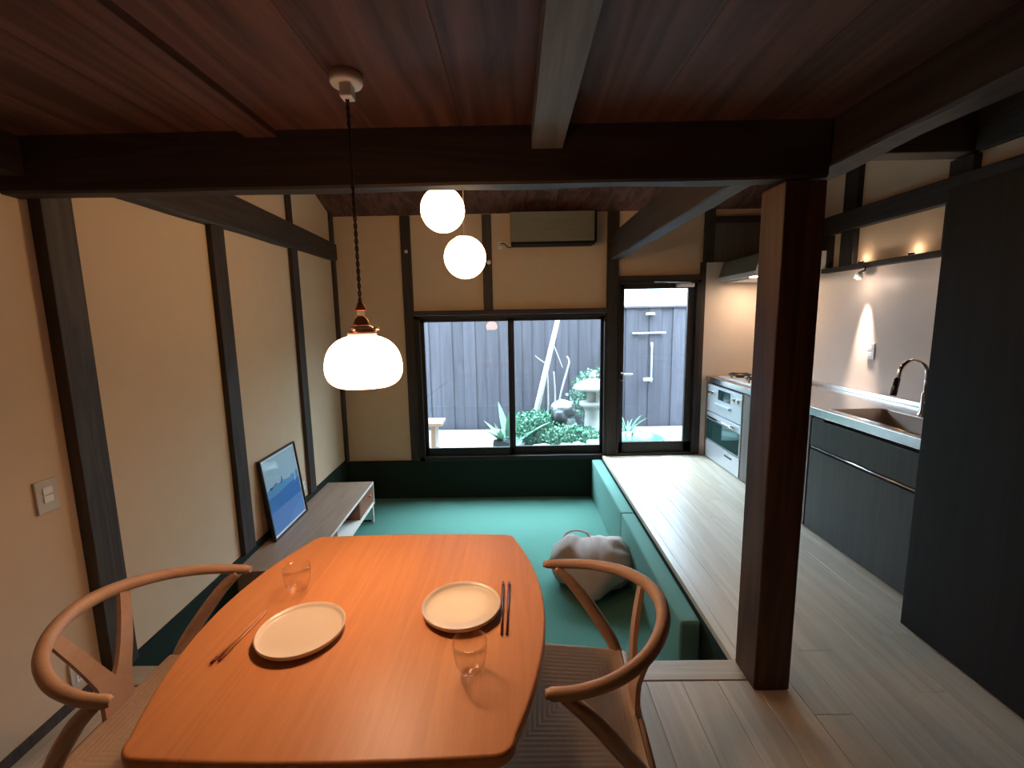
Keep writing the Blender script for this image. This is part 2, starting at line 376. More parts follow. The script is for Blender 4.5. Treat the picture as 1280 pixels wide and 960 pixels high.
# right (kitchen) wall
def rw(y0, y1, z0, z1, d=0.04, mat=KPOST, label=None): return trim(B(2.765-d, 2.765, y0, y1, z0, z1, bev=0.003), mat, label)
rw(2.06, 4.87, 2.17, 2.32, 0.07, KBEAM, 'dark beam along the kitchen wall above the sink')
rw(2.06, 4.10, 1.846, 1.885, 0.085, KBEAM, 'dark ledge rail along the top of the kitchen panel')
rw(3.78, 3.93, 1.886, 3.0, 0.05, KPOST, 'dark post on the kitchen wall above the rail')
rw(4.06, 4.16, 1.846, 2.165, 0.05, KPOST, 'short dark post beside the cooker hood')
rw(2.85, 3.0, 1.886, 2.42, 0.055, KPOST, 'dark post above the kitchen wall near the tall cabinet')
rw(-1.2, 2.84, 2.43, 2.74, 0.06, KBEAM, 'dark high rail over the tall cabinet')
trim(B(1.06, 2.755, 2.86, 3.0, 2.43, 2.72, bev=0.008), BEAMX, 'high dark beam crossing the kitchen passage')
# main cross beam, slightly uneven log
def rough_beam(x0, x1, y0, y1, z0, z1, axis, mat, label, amp=0.006, n=40):
    bm = bmesh.new(); prev = None
    a0, a1 = (x0, x1) if axis == 'X' else (y0, y1)
    for i in range(n+1):
        a = a0+(a1-a0)*i/n
        e = [amp*noise.noise(Vector((a*3.1, q*5.7, z0*9))) for q in range(4)]
        c = 0.008
        if axis == 'X':
            pts = [(a, y0+c, z0+e[0]), (a, y1-c, z0+e[1]), (a, y1, z0+c+e[1]), (a, y1, z1), (a, y0, z1), (a, y0, z0+c+e[0])]
        else:
            pts = [(x0+c, a, z0+e[0]), (x1-c, a, z0+e[1]), (x1, a, z0+c+e[1]), (x1, a, z1), (x0, a, z1), (x0, a, z0+c+e[0])]
        ring = [bm.verts.new(p) for p in pts]
        if prev:
            for j in range(6): bm.faces.new((prev[j], prev[(j+1) % 6], ring[(j+1) % 6], ring[j]))
        else: bm.faces.new(ring)
        prev = ring
    bm.faces.new(prev[::-1])
    return trim(bm, mat, label)
rough_beam(-1.86, 1.075, 1.64, 1.72, 1.960, 2.148, 'X', BEAMX, 'long dark cross beam over the edge of the sitting area')
rough_beam(1.082, 1.185, -1.3, 1.80, 2.0, 2.16, 'Y', BEAMY, 'dark rough beam running from the pillar along the kitchen passage', 0.014)
rough_beam(0.985, 1.095, 1.80, 4.83, 2.085, 2.325, 'Y', BEAMY, 'dark beam from the pillar back to the garden wall', 0.008)
trim(B(0.065, 0.170, -1.3, 1.639, 2.07, 2.149, bev=0.003), JOIST, 'greyish ceiling joist right of the pendant lamp')
trim(B(-0.905, -0.80, -1.3, 1.639, 2.125, 2.149, bev=0.003), CEIL, 'dark ceiling joist left of the pendant lamp')
trim(B(0.935, 1.078, 1.645, 1.80, 0.004, 1.955, bev=0.006), PILLAR, 'free-standing dark brown wooden pillar between table and kitchen')

# ------------------------------------------------------------ garden window and door
wi = tag(thing('window_1', 'wide two-pane sliding window onto the garden', None), None, None, None, 'structure')
X0, X1, Z0, Z1 = -1.072, 0.964, -0.036, 1.551
bm = bmesh.new()
bx(bm, X0, X0+0.06, 4.83, 4.96, Z0, Z1, .003); bx(bm, X1-0.022, X1, 4.83, 4.96, Z0, Z1, .003)
bx(bm, X0, X1, 4.83, 4.96, Z1-0.035, Z1, .003); bx(bm, X0, X1, 4.83, 4.96, Z0, Z0+0.05, .003)
obj('window_frame', bm, FRAMEB, wi)
def sash(x0, x1, y, sl, sr, name='sash'):
    bm = bmesh.new(); zt, zb = 1.517, 0.014
    bx(bm, x0, x0+sl, y, y+.03, zb, zt, .002); bx(bm, x1-sr, x1, y, y+.03, zb, zt, .002)
    bx(bm, x0, x1, y, y+.03, zt-.035, zt, .002); bx(bm, x0, x1, y, y+.03, zb, zb+.09, .002)
    s = obj(name, bm, FRAMEB, wi)
    obj('pane', B(x0+sl-.003, x1-sr+.003, y+.012, y+.018, zb+.085, zt-.032), WGLASS, s)
sash(-1.012, -0.035, 4.865, 0.04, 0.045); sash(-0.075, 0.942, 4.90, 0.06, 0.03)
do = tag(thing('door_1', 'dark framed glass door to the garden', None), None, None, None, 'structure')
bm = bmesh.new()
bx(bm, 1.083, 1.10, 4.82, 4.96, 0.0, 1.871, .002); bx(bm, 1.895, 1.939, 4.82, 4.96, 0.0, 1.871, .002)
bx(bm, 1.083, 1.939, 4.82, 4.96, 1.845, 1.871, .002); bx(bm, 1.083, 1.939, 4.82, 4.96, 0.0, 0.03, .002)
obj('door_frame', bm, FRAMEB, do)
bm = bmesh.new()
bx(bm, 1.10, 1.150, 4.855, 4.895, 0.031, 1.844, .002); bx(bm, 1.815, 1.894, 4.855, 4.895, 0.031, 1.844, .002)
bx(bm, 1.10, 1.894, 4.855, 4.895, 1.79, 1.844, .002); bx(bm, 1.10, 1.894, 4.855, 4.895, 0.031, 0.145, .002)
leaf = obj('door_leaf', bm, FRAMEB, do)
obj('pane', B(1.147, 1.818, 4.872, 4.878, 0.14, 1.793), WGLASS, do)
bm = T([(1.128, 4.855, 0.90), (1.128, 4.80, 0.90), (1.14, 4.79, 0.90), (1.235, 4.79, 0.90)], 0.009)
bx(bm, 1.113, 1.143, 4.848, 4.856, 0.83, 0.96, .002); tag(obj('door_handle', bm, CHROME, do), 'chrome lever handle')
bm = B(1.68, 1.86, 4.805, 4.854, 1.80, 1.838, .004)
tube(bm, [(1.82, 4.80, 1.845), (1.60, 4.76, 1.85), (1.44, 4.80, 1.856)], 0.006)
tag(obj('door_closer', bm, SILVER, do), 'grey door closer')

# ------------------------------------------------------------ garden outside
struct('ground_outside', B(-6, 8, 5.0, 9, -0.6, -0.25), SOIL, 'ground of the small courtyard garden')
struct('courtyard_slab', B(-3.4, 0.10, 5.02, 6.93, -0.249, -0.20, bev=.004), SLAB, 'pale paving strip below the garden window')
tag(obj('gravel_bed', B(0.11, 4.2, 5.02, 6.93, -0.249, -0.19), GRAVEL), 'pale gravel in front of the garden fence', 'gravel', None, 'stuff')
fe = thing('garden_fence', 'tall charcoal board fence at the back of the courtyard', 'fence', (0, 7.0, -0.25))
fm = [bpy.data.meshes.new('fence_board')]
for x in range(-24, 30):
    bm = B(-0.0905, 0.0905, -0.010, 0.010, 0, 1.90, bev=.0025, seg=1) if x == -24 else None
    if bm is not None: o = obj('fence_board', bm, FENCE, fe); first = o
    else: o = first.copy(); C.objects.link(o)
    o.location = (x*0.178, 0.021*(x % 2), 0)
for z in (1.86,): obj('fence_cap', B(-4.4, 5.3, -0.04, 0.04, 1.885, 1.915, bev=.003), FENCE, fe)
obj('fence_rail', B(-4.4, 5.3, 0.04, 0.08, 0.4, 0.47), FENCE, fe)
def side_fence(x, label):
    f = thing('side_fence', label, 'fence', (x, 5.0, -0.25))
    for i in range(11):
        o = first.copy(); C.objects.link(o); o.parent = f; o.location = (0.021*(i % 2), 0.1+i*0.178, 0); o.rotation_euler = (0, 0, math.pi/2)
side_fence(-4.2, 'charcoal side fence at the left end of the courtyard'); side_fence(4.6, 'charcoal side fence at the right end of the courtyard')
# bench
be = thing('garden_bench', 'low wooden bench at the left of the courtyard', 'bench', (-1.55, 5.65, -0.20))
for i in range(3): obj('slat', B(-0.75, 0.62, -0.16+i*0.11, -0.06+i*0.11, 0.40, 0.44, bev=.004), BENCHW, be)
for x in (-0.65, 0.50): obj('leg', B(x-0.03, x+0.03, -0.13, 0.13, 0, 0.399, bev=.003), BENCHW, be)
# plants
def leaves(bm, center, rad, count, size, seed, up=0.3):
    r = random.Random(seed)
    for _ in range(count):
        d = Vector((r.gauss(0, 1), r.gauss(0, 1), r.gauss(0, 1))).normalized()*(r.random()**0.4)
        p = Vector((center[0]+d.x*rad[0], center[1]+d.y*rad[1], center[2]+d.z*rad[2]))
        a = Vector((r.uniform(-1, 1), r.uniform(-1, 1), r.uniform(-.4, 1)+up)).normalized(); s = a.cross(Vector((r.uniform(-1, 1), r.uniform(-1, 1), .3))).normalized()
        l = size*r.uniform(.6, 1.3); q = p+a*l*.5+s.cross(a)*l*.08; e = p+a*l
        v = [bm.verts.new(c) for c in (p, q+s*l*.28, e, q-s*l*.28)]
        bm.faces.new((v[0], v[1], v[3])); bm.faces.new((v[1], v[2], v[3]))
def shrub(label, loc, rad, count, size, seed, mat=LEAF):
    t = thing('shrub', label, 'shrub', (loc[0], loc[1], -0.19))
    bm = bmesh.new(); leaves(bm, (0, 0, rad[2]*0.95+loc[2]), rad, count, size, seed)
    tag(obj('foliage', bm, mat, t), None, None, None, 'stuff')
    bm = bmesh.new(); r = random.Random(seed)
    for i in range(6): tube(bm, [(r.uniform(-.02, .02), r.uniform(-.02, .02), 0), (r.uniform(-.3, .3)*rad[0], r.uniform(-.3, .3)*rad[1], rad[2]*.7), (r.uniform(-.8, .8)*rad[0], r.uniform(-.8, .8)*rad[1], rad[2]*1.4)], [.008, .006, .003], n=6)
    obj('stem', bm, BARK, t)
shrub('small leafed green shrub at the foot of the pale tree stems', (0.23, 6.0, 0), (0.34, 0.26, 0.24), 1800, 0.055, 1)
shrub('low green ground cover in front of the stone lantern', (0.72, 5.75, -0.02), (0.42, 0.22, 0.17), 1900, 0.05, 2)
shrub('pale green bush behind the stone lantern', (1.10, 6.62, 0.15), (0.34, 0.16, 0.42), 1000, 0.065, 3, LEAF2)
shrub('green bush beside the rock left of the lantern', (0.60, 6.35, 0), (0.24, 0.18, 0.22), 600, 0.05, 4)
def blades(name, label, cat, loc, n, length, wid, seed, mat, droop=0.9, zbase=-0.19):
    t = thing(name, label, cat, (loc[0], loc[1], zbase))
    r = random.Random(seed)
    for i in range(n):
        a = 2*math.pi*i/n+r.uniform(-.2, .2); l = length*r.uniform(.75, 1.15); tilt = r.uniform(.25, .9); bm = bmesh.new(); pv = None
        for k2 in range(7):
            u = k2/6; ra = l*u*math.sin(tilt)*(1+.2*u); z = l*u*math.cos(tilt)-droop*l*u*u*math.sin(tilt)*.5
            ww = wid*math.sin(math.pi*min(1, .12+.88*u))*.5+.0008
            p = Vector((ra*math.cos(a), ra*math.sin(a), z+.01)); s = Vector((-math.sin(a), math.cos(a), 0))
            c = [bm.verts.new(p-s*ww), bm.verts.new(p+Vector((0, 0, -ww*.4))), bm.verts.new(p+s*ww)]
            if pv:
                bm.faces.new((pv[0], pv[1], c[1], c[0])); bm.faces.new((pv[1], pv[2], c[2], c[1]))
            pv = c
        obj('leaf', bm, mat, t)
    return t
blades('broadleaf_plant', 'broad leafed plant in front of the sliding window meeting stile', 'plant', (-0.10, 5.75), 9, 0.62, 0.11, 5, LEAF2, 0.5)
blades('spiky_plant', 'arching spiky plant behind the teal basin', 'plant', (1.50, 6.05), 26, 0.42, 0.022, 6, LEAF, 1.1, -0.12)
def rock(label, loc, rad, seed, mat=STONE):
    o = obj('garden_rock', blob((0, 0, 0), rad, seed, .45, 1.6), mat); o.location = loc; tag(o, label, 'rock', 'rocks in the courtyard garden')
    return o
rock('pale rock left of the stone lantern', (0.66, 6.36, 0.22), (0.17, 0.13, 0.12), 1)
rock('support rock under the pale rock left of the lantern', (0.66, 6.33, -0.05), (0.22, 0.16, 0.20), 9)
rock('flat pale rock lowest in the middle of the right window pane', (0.70, 5.42, -0.12), (0.20, 0.13, 0.11), 2)
rock('pale rock at the bottom left of the right window pane', (0.28, 5.40, -0.12), (0.17, 0.12, 0.09), 3)
rock('rounded rock at the bottom right of the window pane', (0.98, 5.50, -0.12), (0.15, 0.12, 0.12), 4)
rock('squarish stone beside the broad leafed plant', (0.05, 5.42, -0.13), (0.12, 0.10, 0.08), 5)
o = obj('dark_jar', L([(0, 0), (.07, 0), (.11, .06), (.12, .13), (.08, .20), (.07, .22), (.055, .2), (0, .18)], n=24), DARKPOT); o.location = (0.57, 6.02, 0.0)
tag(o, 'dark round jar among the shrubs', 'jar')
o.location.z = 0.051
o = obj('flat_stone', B(-.14, .14, -.12, .12, 0, .24, bev=.03), STONE); o.location = (0.57, 6.02, -0.19); tag(o, 'flat stone under the dark round jar', 'stone')
o = obj('planter_box', B(-.10, .10, -.09, .09, 0, .20, bev=.01), DARKPOT); o.location = (-0.20, 5.52, -0.20); tag(o, 'small dark planter at the foot of the sliding window', 'planter')
o = obj('small_plant', bmesh.new(), LEAF2)
bpy.data.objects.remove(o)
blades('small_plant', 'small pale plant growing in the dark planter', 'plant', (-0.20, 5.52), 8, 0.22, 0.05, 8, LEAF2, 0.6, 0.0)
# stone lantern
sl_ = thing('stone_lantern', 'pale stone garden lantern with a mushroom cap', 'lantern', (1.05, 6.18, -0.19))
obj('pedestal', L([(0, 0), (.17, 0), (.17, .06), (.12, .10), (.105, .42), (.13, .47), (.18, .50), (.18, .545), (0, .55)], n=20), STONEG, sl_)
bm = bmesh.new()
for a in range(4):
    x, y = .075*math.cos(a*math.pi/2+.78), .075*math.sin(a*math.pi/2+.78); bx(bm, x-.022, x+.022, y-.022, y+.022, .551, .70, .004)
bx(bm, -.055, .055, -.055, .055, .551, .69, .01)
obj('light_box', bm, STONEG, sl_)
obj('cap', L([(0, .70), (.10, .70), (.25, .715), (.27, .75), (.22, .80), (.10, .85), (.05, .87), (0, .875)], n=28), STONEG, sl_)
obj('finial', L([(0, .87), (.035, .875), (.05, .91), (.03, .95), (0, .965)], n=16), STONEG, sl_)
# tree
tr = thing('garden_tree', 'slender pale-barked tree with leaning stems', 'tree', (0.22, 6.35, -0.19))
def stem(p, r): obj('trunk' if r[0] > .02 else 'branch', T(smooth_path([q for q in p], 6), [r[0]+(r[1]-r[0])*i/((len(p)-1)*6) for i in range((len(p)-1)*6+1)], n=9), BARK, tr)
stem([(-.03, 0, 0), (.10, 0, .55), (.22, .02, 1.05), (.33, .02, 1.5), (.47, .03, 2.1)], (.046, .030))
stem([(.22, 0, 0), (.23, .02, .5), (.22, 0, .9), (.20, 0, 1.05)], (.016, .010))
stem([(.32, 0, 0), (.33, .02, .6), (.31, 0, .95)], (.015, .009))
stem([(.36, .05, 0), (.40, .05, .55), (.50, .04, .95), (.53, .04, 1.08), (.50, .04, 1.16)], (.018, .010))
stem([(.22, .02, 1.05), (.12, 0, 1.12), (.05, 0, 1.18)], (.009, .004))
stem([(.30, .02, 1.35), (.40, .05, 1.1), (.44, .05, 1.0)], (.009, .005))
# basin with water, ball, hose pipe, tap
bs = thing('water_basin', 'shallow teal glazed basin outside the glass door', 'basin', (1.50, 5.60, -0.19))
obj('bowl', L([(0, 0), (.18, 0), (.27, .08), (.31, .17), (.325, .175), (.32, .19), (.295, .185), (.25, .09), (.16, .03), (0, .025)], n=40), TEAL, bs)
obj('water', L([(0, .13), (.268, .13)], n=40), plain('basin_water', (0.05, 0.10, 0.09), 0.05), bs)
o = obj('stone_ball', blob((0, 0, 0), (.10, .10, .10), 4, .05), STONEG); o.location = (1.93, 6.05, -0.10); tag(o, 'round pale stone ball beside the teal basin', 'ball')
tp = thing('garden_tap', 'wall tap with grey pipe on the fence behind the glass door', 'tap', (1.95, 6.965, 0.55))
obj('pipe', T([(0.13, 0, -0.05), (0.13, 0, 0.5), (0.12, -.02, 0.56)], .016), SILVER, tp)
obj('spout', T([(0.13, -.02, 0), (0.08, -.05, 0), (0.0, -.05, -.0)], .028), SILVER, tp)
obj('bracket', B(-.17, .33, -.02, .01, .70, .72), SILVER, tp)
obj('hook', B(0.03, .15, -.05, .01, .98, 1.01, bev=.004), WHITEP, tp)

# ------------------------------------------------------------ kitchen
wt = thing('worktop', 'long stainless steel worktop with a recessed sink', 'worktop', (0, 0, 0))
bm = bmesh.new(); XA, XB, YA, YB = 2.028, 2.722, 2.03, 4.84; sx0, sx1, sy0, sy1 = 2.09, 2.44, 2.20, 2.99
zt, zb = 0.868, 0.812
bx(bm, XA, sx0, YA, YB, zb, zt, .003); bx(bm, sx1, XB, YA, YB, zb, zt, .003)
bx(bm, sx0, sx1, YA, sy0, zb, zt); bx(bm, sx0, sx1, sy1, YB, zb, zt)
obj('counter_top', bm, STEEL, wt)
bm = bmesh.new()
rr = []
for z, ins in ((.869, -.008), (.866, 0.0), (.72, .012), (.685, .04), (.68, .10)):
    ring = []
    for cx_, cy_, a0 in ((sx1, sy1, 0), (sx0, sy1, 90), (sx0, sy0, 180), (sx1, sy0, 270)):
        R_ = .05; sxn = -1 if cx_ == sx1 else 1; syn = -1 if cy_ == sy1 else 1
        for q in range(5):
            a = math.radians(a0+q*22.5); ring.append(bm.verts.new((cx_+sxn*(R_+ins)+R_*math.cos(a), cy_+syn*(R_+ins)+R_*math.sin(a), z)))
    rr.append(ring)
for a, b in zip(rr, rr[1:]):
    for j in range(20): bm.faces.new((a[j], a[(j+1) % 20], b[(j+1) % 20], b[j])).smooth = True
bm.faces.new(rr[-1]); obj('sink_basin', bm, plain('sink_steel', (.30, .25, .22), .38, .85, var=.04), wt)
obj('sink_rim', T([(sx0-.006, sy0, .870), (sx0-.006, sy1, .870)], .004, n=8), STEEL, wt)
obj('back_ledge', B(2.69, 2.723, YA, YB, .869, .90, bev=.004), STEEL, wt)
fa = thing('kitchen_faucet', 'chrome gooseneck kitchen faucet behind the sink', 'faucet', (2.50, 2.76, 0.868))
obj('stem', L([(0, 0), (.03, 0), (.03, .012), (.019, .02), (.019, .14), (.013, .145), (0, .146)], n=24), CHROME, fa)
arc = [(0, 0, .14), (0, 0, .24)]+[(-.085+.085*math.cos(a), 0.0, .26+.085*math.sin(a)) for a in [math.pi*i/14 for i in range(15)]]+[(-.18, 0, .22)]
obj('neck', T(arc, .0125, n=16), CHROME, fa)
obj('spray_head', T([(-.178, 0, .235), (-.19, 0, .17), (-.195, 0, .13)], [.016, .018, .017], n=16), plain('dark_chrome', (.12, .11, .11), .25, .8), fa)
obj('lever', T([(0, 0, .085), (.02, -.05, .09), (.035, -.11, .085)], [.019, .012, .009], n=12), CHROME, fa)

# under-counter cabinets
def cab(name, label, y0, y1, body, fronts, z1=.811):
    t = thing(name, label, 'cabinet', (0, 0, 0))
    obj('carcass', B(2.06, 2.72, y0, y1, .0, z1), BLACK, t)
    for nm, a, b, c, d, mt in fronts:
        obj(nm, B(2.035, 2.059, a, b, c, d, bev=.002), mt, t)
    return t
t = cab('sink_cabinet', 'dark grey-green cabinet under the sink with two wide fronts', 2.045, 3.085, DARKK,
        [('drawer_front', 2.05, 3.08, .605, .79, DARKK), ('drawer_front', 2.05, 3.08, .012, .575, DARKK)], z1=.66)
obj('rail_handle', T([(2.040, 2.10, .592), (2.040, 3.07, .592)], .007, n=8), STEEL, t)
obj('grip', B(2.026, 2.0585, 2.95, 3.05, .792, .805, bev=.002), IRON, t)
t = cab('brown_cabinet', 'brown wood-fronted cabinet between oven and sink cabinet', 3.09, 4.03, BROWNK,
        [('door', 3.095, 3.56, .012, .80, BROWNK), ('door', 3.565, 4.025, .012, .80, BROWNK)])
t = thing('filler_cabinet', 'narrow brown cabinet front at the far end of the worktop', 'cabinet')
obj('front', B(2.04, 2.72, 4.785, 4.838, 0, .80, bev=.002), BROWNK, t)
ov = thing('gas_oven', 'silver built-in gas oven with dark glass door below the hob', 'oven')
obj('body', B(2.07, 2.70, 4.04, 4.78, 0.0, .805), BLACK, ov)
cp = obj('control_panel', B(2.03, 2.069, 4.045, 4.775, .51, .79, bev=.004), SILVER, ov)
obj('grill_window', B(2.026, 2.031, 4.27, 4.52, .665, .765, bev=.001), OVENG, cp)
obj('grill_handle', B(2.005, 2.028, 4.25, 4.56, .60, .625, bev=.005), SILVER, cp)
for y in (4.62, 4.70, 4.11, 4.19): obj('knob', T([(2.029, y, .715), (2.01, y, .715)], .018, n=16), CHROME, cp)
dr = obj('oven_door', B(2.03, 2.069, 4.045, 4.775, .205, .50, bev=.004), SILVER, ov)
obj('door_glass', B(2.025, 2.0295, 4.06, 4.76, .215, .425, bev=.001), OVENG, dr)
obj('door_handle', T([(2.015, 4.14, .462), (2.0, 4.20, .462), (2.0, 4.66, .462), (2.015, 4.72, .462)], .012, n=10), CHROME, dr)
pd = obj('pan_drawer', B(2.03, 2.069, 4.045, 4.775, .012, .19, bev=.004), SILVER, ov)
obj('drawer_pull', B(2.02, 2.0295, 4.18, 4.32, .14, .152, bev=.002), IRON, pd)
# hob on the worktop
hb = thing('gas_hob', 'gas hob with black cast-iron grates set in the worktop', 'hob', (2.38, 4.42, 0.868))
obj('hob_plate', B(-.26, .26, -.33, .33, .0005, .008, bev=.003), SILVER, hb)
for (x, y, r) in ((-.11, .17, .085), (-.11, -.17, .085), (.13, 0, .07)):
    g_ = bmesh.new()
    for a in range(4):
        ca, sa = math.cos(a*math.pi/2+.4), math.sin(a*math.pi/2+.4)
        tube(g_, [(x+ca*r*.35, y+sa*r*.35, .045), (x+ca*r*1.25, y+sa*r*1.25, .045), (x+ca*r*1.35, y+sa*r*1.35, .008)], .0065, n=6)
    tube(g_, [(x+r*1.2*math.cos(a), y+r*1.2*math.sin(a), .038) for a in [i*math.pi/12 for i in range(25)]], .006, n=6, caps=False)
    obj('grate', g_, IRON, hb)
    obj('burner', L([(0, .03), (r*.4, .03), (r*.45, .022), (r*.5, .009), (0, .0085)], x, y, 20), IRON, hb)
# hood
hd = thing('range_hood', 'slim slanted cooker hood with a white end over the hob', 'hood')
yA, yB = 4.09, 4.835
def side_prism(poly, y0, y1):
    bm = bmesh.new(); a = [bm.verts.new((x, y0, z)) for x, z in poly]; b = [bm.verts.new((x, y1, z)) for x, z in poly]
    bm.faces.new(a); bm.faces.new(b[::-1]); n = len(poly)
    for i in range(n): bm.faces.new((a[i], a[(i+1) % n], b[(i+1) % n], b[i]))
    bmesh.ops.bevel(bm, geom=bm.edges[:], offset=.003, segments=2, affect='EDGES')
    return bm
HOODG = plain('hood_green_grey', (0.14, 0.155, 0.125), 0.35, 0.3)
obj('hood_body', side_prism([(2.115, 1.885), (2.16, 2.04), (2.72, 2.04), (2.72, 1.845), (2.115, 1.845)], yA+.006, yB), HOODG, hd)
tag(obj('end_panel', side_prism([(2.11, 1.883), (2.157, 2.043), (2.722, 2.043), (2.722, 1.838), (2.11, 1.838)], yA, yA+.006), WHITEP, hd), 'white end panel')
obj('front_lip', B(2.10, 2.117, yA+.007, yB, 1.840, 1.885, bev=.003), SILVER, hd)
obj('filter', B(2.18, 2.68, yA+.05, yB-.05, 1.832, 1.844, bev=.002), SILVER, hd)
tag(obj('hood_lamp', B(2.14, 2.165, 4.13, 4.25, 1.835, 1.8445, bev=.002), BULB, hd), 'lit strip lamp')
def area(name, loc, sx, sy, power, col, parent, rot=(0, 0, 0), spread=math.pi):
    l = bpy.data.lights.new(name, 'AREA'); l.shape = 'RECTANGLE'; l.size = sx; l.size_y = sy; l.energy = power; l.color = col; l.spread = spread
    o = bpy.data.objects.new(name, l); C.objects.link(o); o.location = loc; o.rotation_euler = rot; o.parent = parent; return o
area('hood_light', (2.40, 4.50, 1.825), .08, .12, HOOD_W, (1, .70, .45), hd)
# wall spots
for y, sc_, lab in ((3.58, 1.0, 'small clip spotlight glowing over the worktop'), (2.80, .55, 'small spotlight over the sink near the tall cabinet')):
    s = thing('wall_spotlight', lab, 'lamp', (2.635, y, 1.845))
    obj('bracket', T([(.045, 0, .004), (.045, 0, -.02), (0.0, 0, -.035)], .006, n=8), BLACK, s)
    obj('lamp_head', L([(.018, 0), (.026, -.02), (.030, -.05), (.027, -.05), (.02, -.02), (0, -.012)], 0, 0, 20, -.03), SILVER, s)
    obj('lamp_face', L([(0, -.040), (.024, -.040)], 0, 0, 20, -.03), BULB, s)
    l = bpy.data.lights.new('spot', 'SPOT'); l.energy = SPOT_W*sc_; l.color = (1, .80, .66); l.spot_size = math.radians(30); l.spot_blend = 1.0; l.shadow_soft_size = .02
    lo = bpy.data.objects.new('spot', l); C.objects.link(lo); lo.parent = s; lo.location = (.015, 0, -.10); lo.rotation_euler = (0, math.radians(-6), 0)
    l = bpy.data.lights.new('lamp_glow', 'POINT'); l.energy = 1.6*sc_; l.color = (1, .78, .62); l.shadow_soft_size = .02
    lo = bpy.data.objects.new('lamp_glow', l); C.objects.link(lo); lo.parent = s; lo.location = (-.09, 0, -.12)
    bulb = obj('bulb', blob((0, 0, -.078), (.014, .014, .012), 0, 0, sub=2), BULB, s)
# unseen uplights added on the ledge rail to throw glow up the wall
for y, lab in ((3.68, 'small added uplight on the dark kitchen ledge nearest the wall post'), (3.22, 'small added uplight in the middle of the dark kitchen ledge'), (2.72, 'small added uplight on the kitchen ledge nearest the tall cabinet')):
    s = thing('added_uplight', lab, 'lamp', (2.715, y, 1.886), group='small unseen uplights added on the kitchen ledge')
    obj('housing', L([(0, 0), (.018, 0), (.018, .016), (0, .016)], n=16), BLACK, s)
    obj('lamp_face', L([(0, .0165), (.014, .0165)], n=16), BULB, s)
    l = bpy.data.lights.new('uplight', 'POINT'); l.energy = .32; l.color = (1, .76, .55); l.shadow_soft_size = .01
    lo = bpy.data.objects.new('uplight', l); C.objects.link(lo); lo.parent = s; lo.location = (-.0, 0, .03)
# tall cabinet
tc_ = thing('tall_cabinet', 'tall near-black cabinet wall at the right of the kitchen passage', 'cabinet')
obj('carcass', B(1.862, 2.72, -.4, 2.03, .0, 2.015, bev=.003), TALLK, tc_)
for i in range(3): obj('door', B(1.842, 1.861, -.38+i*.805, -.38+(i+1)*.805-.004, .012, 2.012, bev=.002), TALLK, tc_)

# ------------------------------------------------------------ wall fittings
def plate_(name, label, loc, w_, h_, kind, left=True, mat=BEIGEP, rz=None):
    t = thing(name, label, 'switch' if kind == 'switch' else 'socket')
    if left:
        m = Matrix.Translation((-1.895, 4.88, 0)) @ Matrix.Rotation(ANG, 4, 'Z') @ Matrix.Translation((0.0015, loc[0]-4.88, loc[1])); t.matrix_world = m
    else:
        t.location = loc; t.rotation_euler = (0, 0, rz)
    obj('plate', B(0, .009, -w_/2, w_/2, -h_/2, h_/2, bev=.003), mat, t)
    if kind == 'switch':
        for i, z in enumerate((-.024, .008) if h_ > .1 else (0,)): obj('rocker', B(.0092, .014, -.018, .018, z, z+.026, bev=.002), WHITEP, t)
    else:
        for z in (-.022, .022):
            s = obj('outlet', B(.0092, .012, -.02, .02, z-.014, z+.014, bev=.002), WHITEP, t)
            for y in (-.008, .008): obj('slot', B(.0121, .0125, y-.0012, y+.0012, z-.006, z+.006), BLACK, s)
    return t
plate_('wall_switch', 'beige double switch plate on the near left wall', (1.62, .872), .082, .125, 'switch')
plate_('power_outlet', 'white outlet low on the wall behind the left chair', (1.63, .13), .075, .12, 'outlet')
plate_('power_outlet', 'outlet on the left wall beside the framed print', (3.74, .115), .075, .12, 'outlet')
plate_('wall_switch', 'white switch on the kitchen panel above the worktop', (2.7235, 3.50, 1.21), .07, .12, 'outlet', False, SILVER, math.pi)
plate_('power_outlet', 'outlet high on the back wall at the left of the wall unit', (-.145, 4.879, 2.26), .06, .12, 'outlet', False, BEIGEP, -math.pi/2)
# wall unit (air conditioner behind louvred cover)
ac = thing('air_conditioner', 'olive-brown boxed air conditioner high on the back wall', 'air conditioner', (0, 0, 0))
obj('cover', B(-.035, .80, 4.66, 4.879, 2.262, 2.545, bev=.008), ACM, ac)
obj('power_cord', T(smooth_path([(-.145, 4.862, 2.275), (-.10, 4.84, 2.27), (-.06, 4.845, 2.235), (-.032, 4.85, 2.236)], 6), .006, n=8), CORD, ac)
obj('bottom_flap', B(-.03, .80, 4.665, 4.875, 2.236, 2.258, bev=.004), BLACK, ac)
for i in range(3): obj('cover_slat', B(-.02, .785, 4.655, 4.6595, 2.28+i*.09, 2.362+i*.09, bev=.001), ACM, ac)
obj('side_panel', B(.803, .825, 4.67, 4.878, 2.25, 2.55, bev=.003), BLACK, ac)
o = obj('round_sensor', L([(0, 0), (.022, 0), (.022, .008), (.008, .014), (.008, .018), (0, .019)], n=20), emis('knob_cream', (1, .8, .6), .0, (.9, .8, .68))); o.location = (-.265, 4.849, 2.09); o.rotation_euler = (math.pi/2, 0, 0)
tag(o, 'small round cream sensor on the post above the window', 'sensor')
o = obj('round_button', L([(0, 0), (.014, 0), (.018, .012), (.012, .022), (0, .024)], n=16), SILVER); o.location = (-1.115, 4.839, 2.21); o.rotation_euler = (math.pi/2, 0, 0)
tag(o, 'small grey knob on the post left of the window', 'knob')
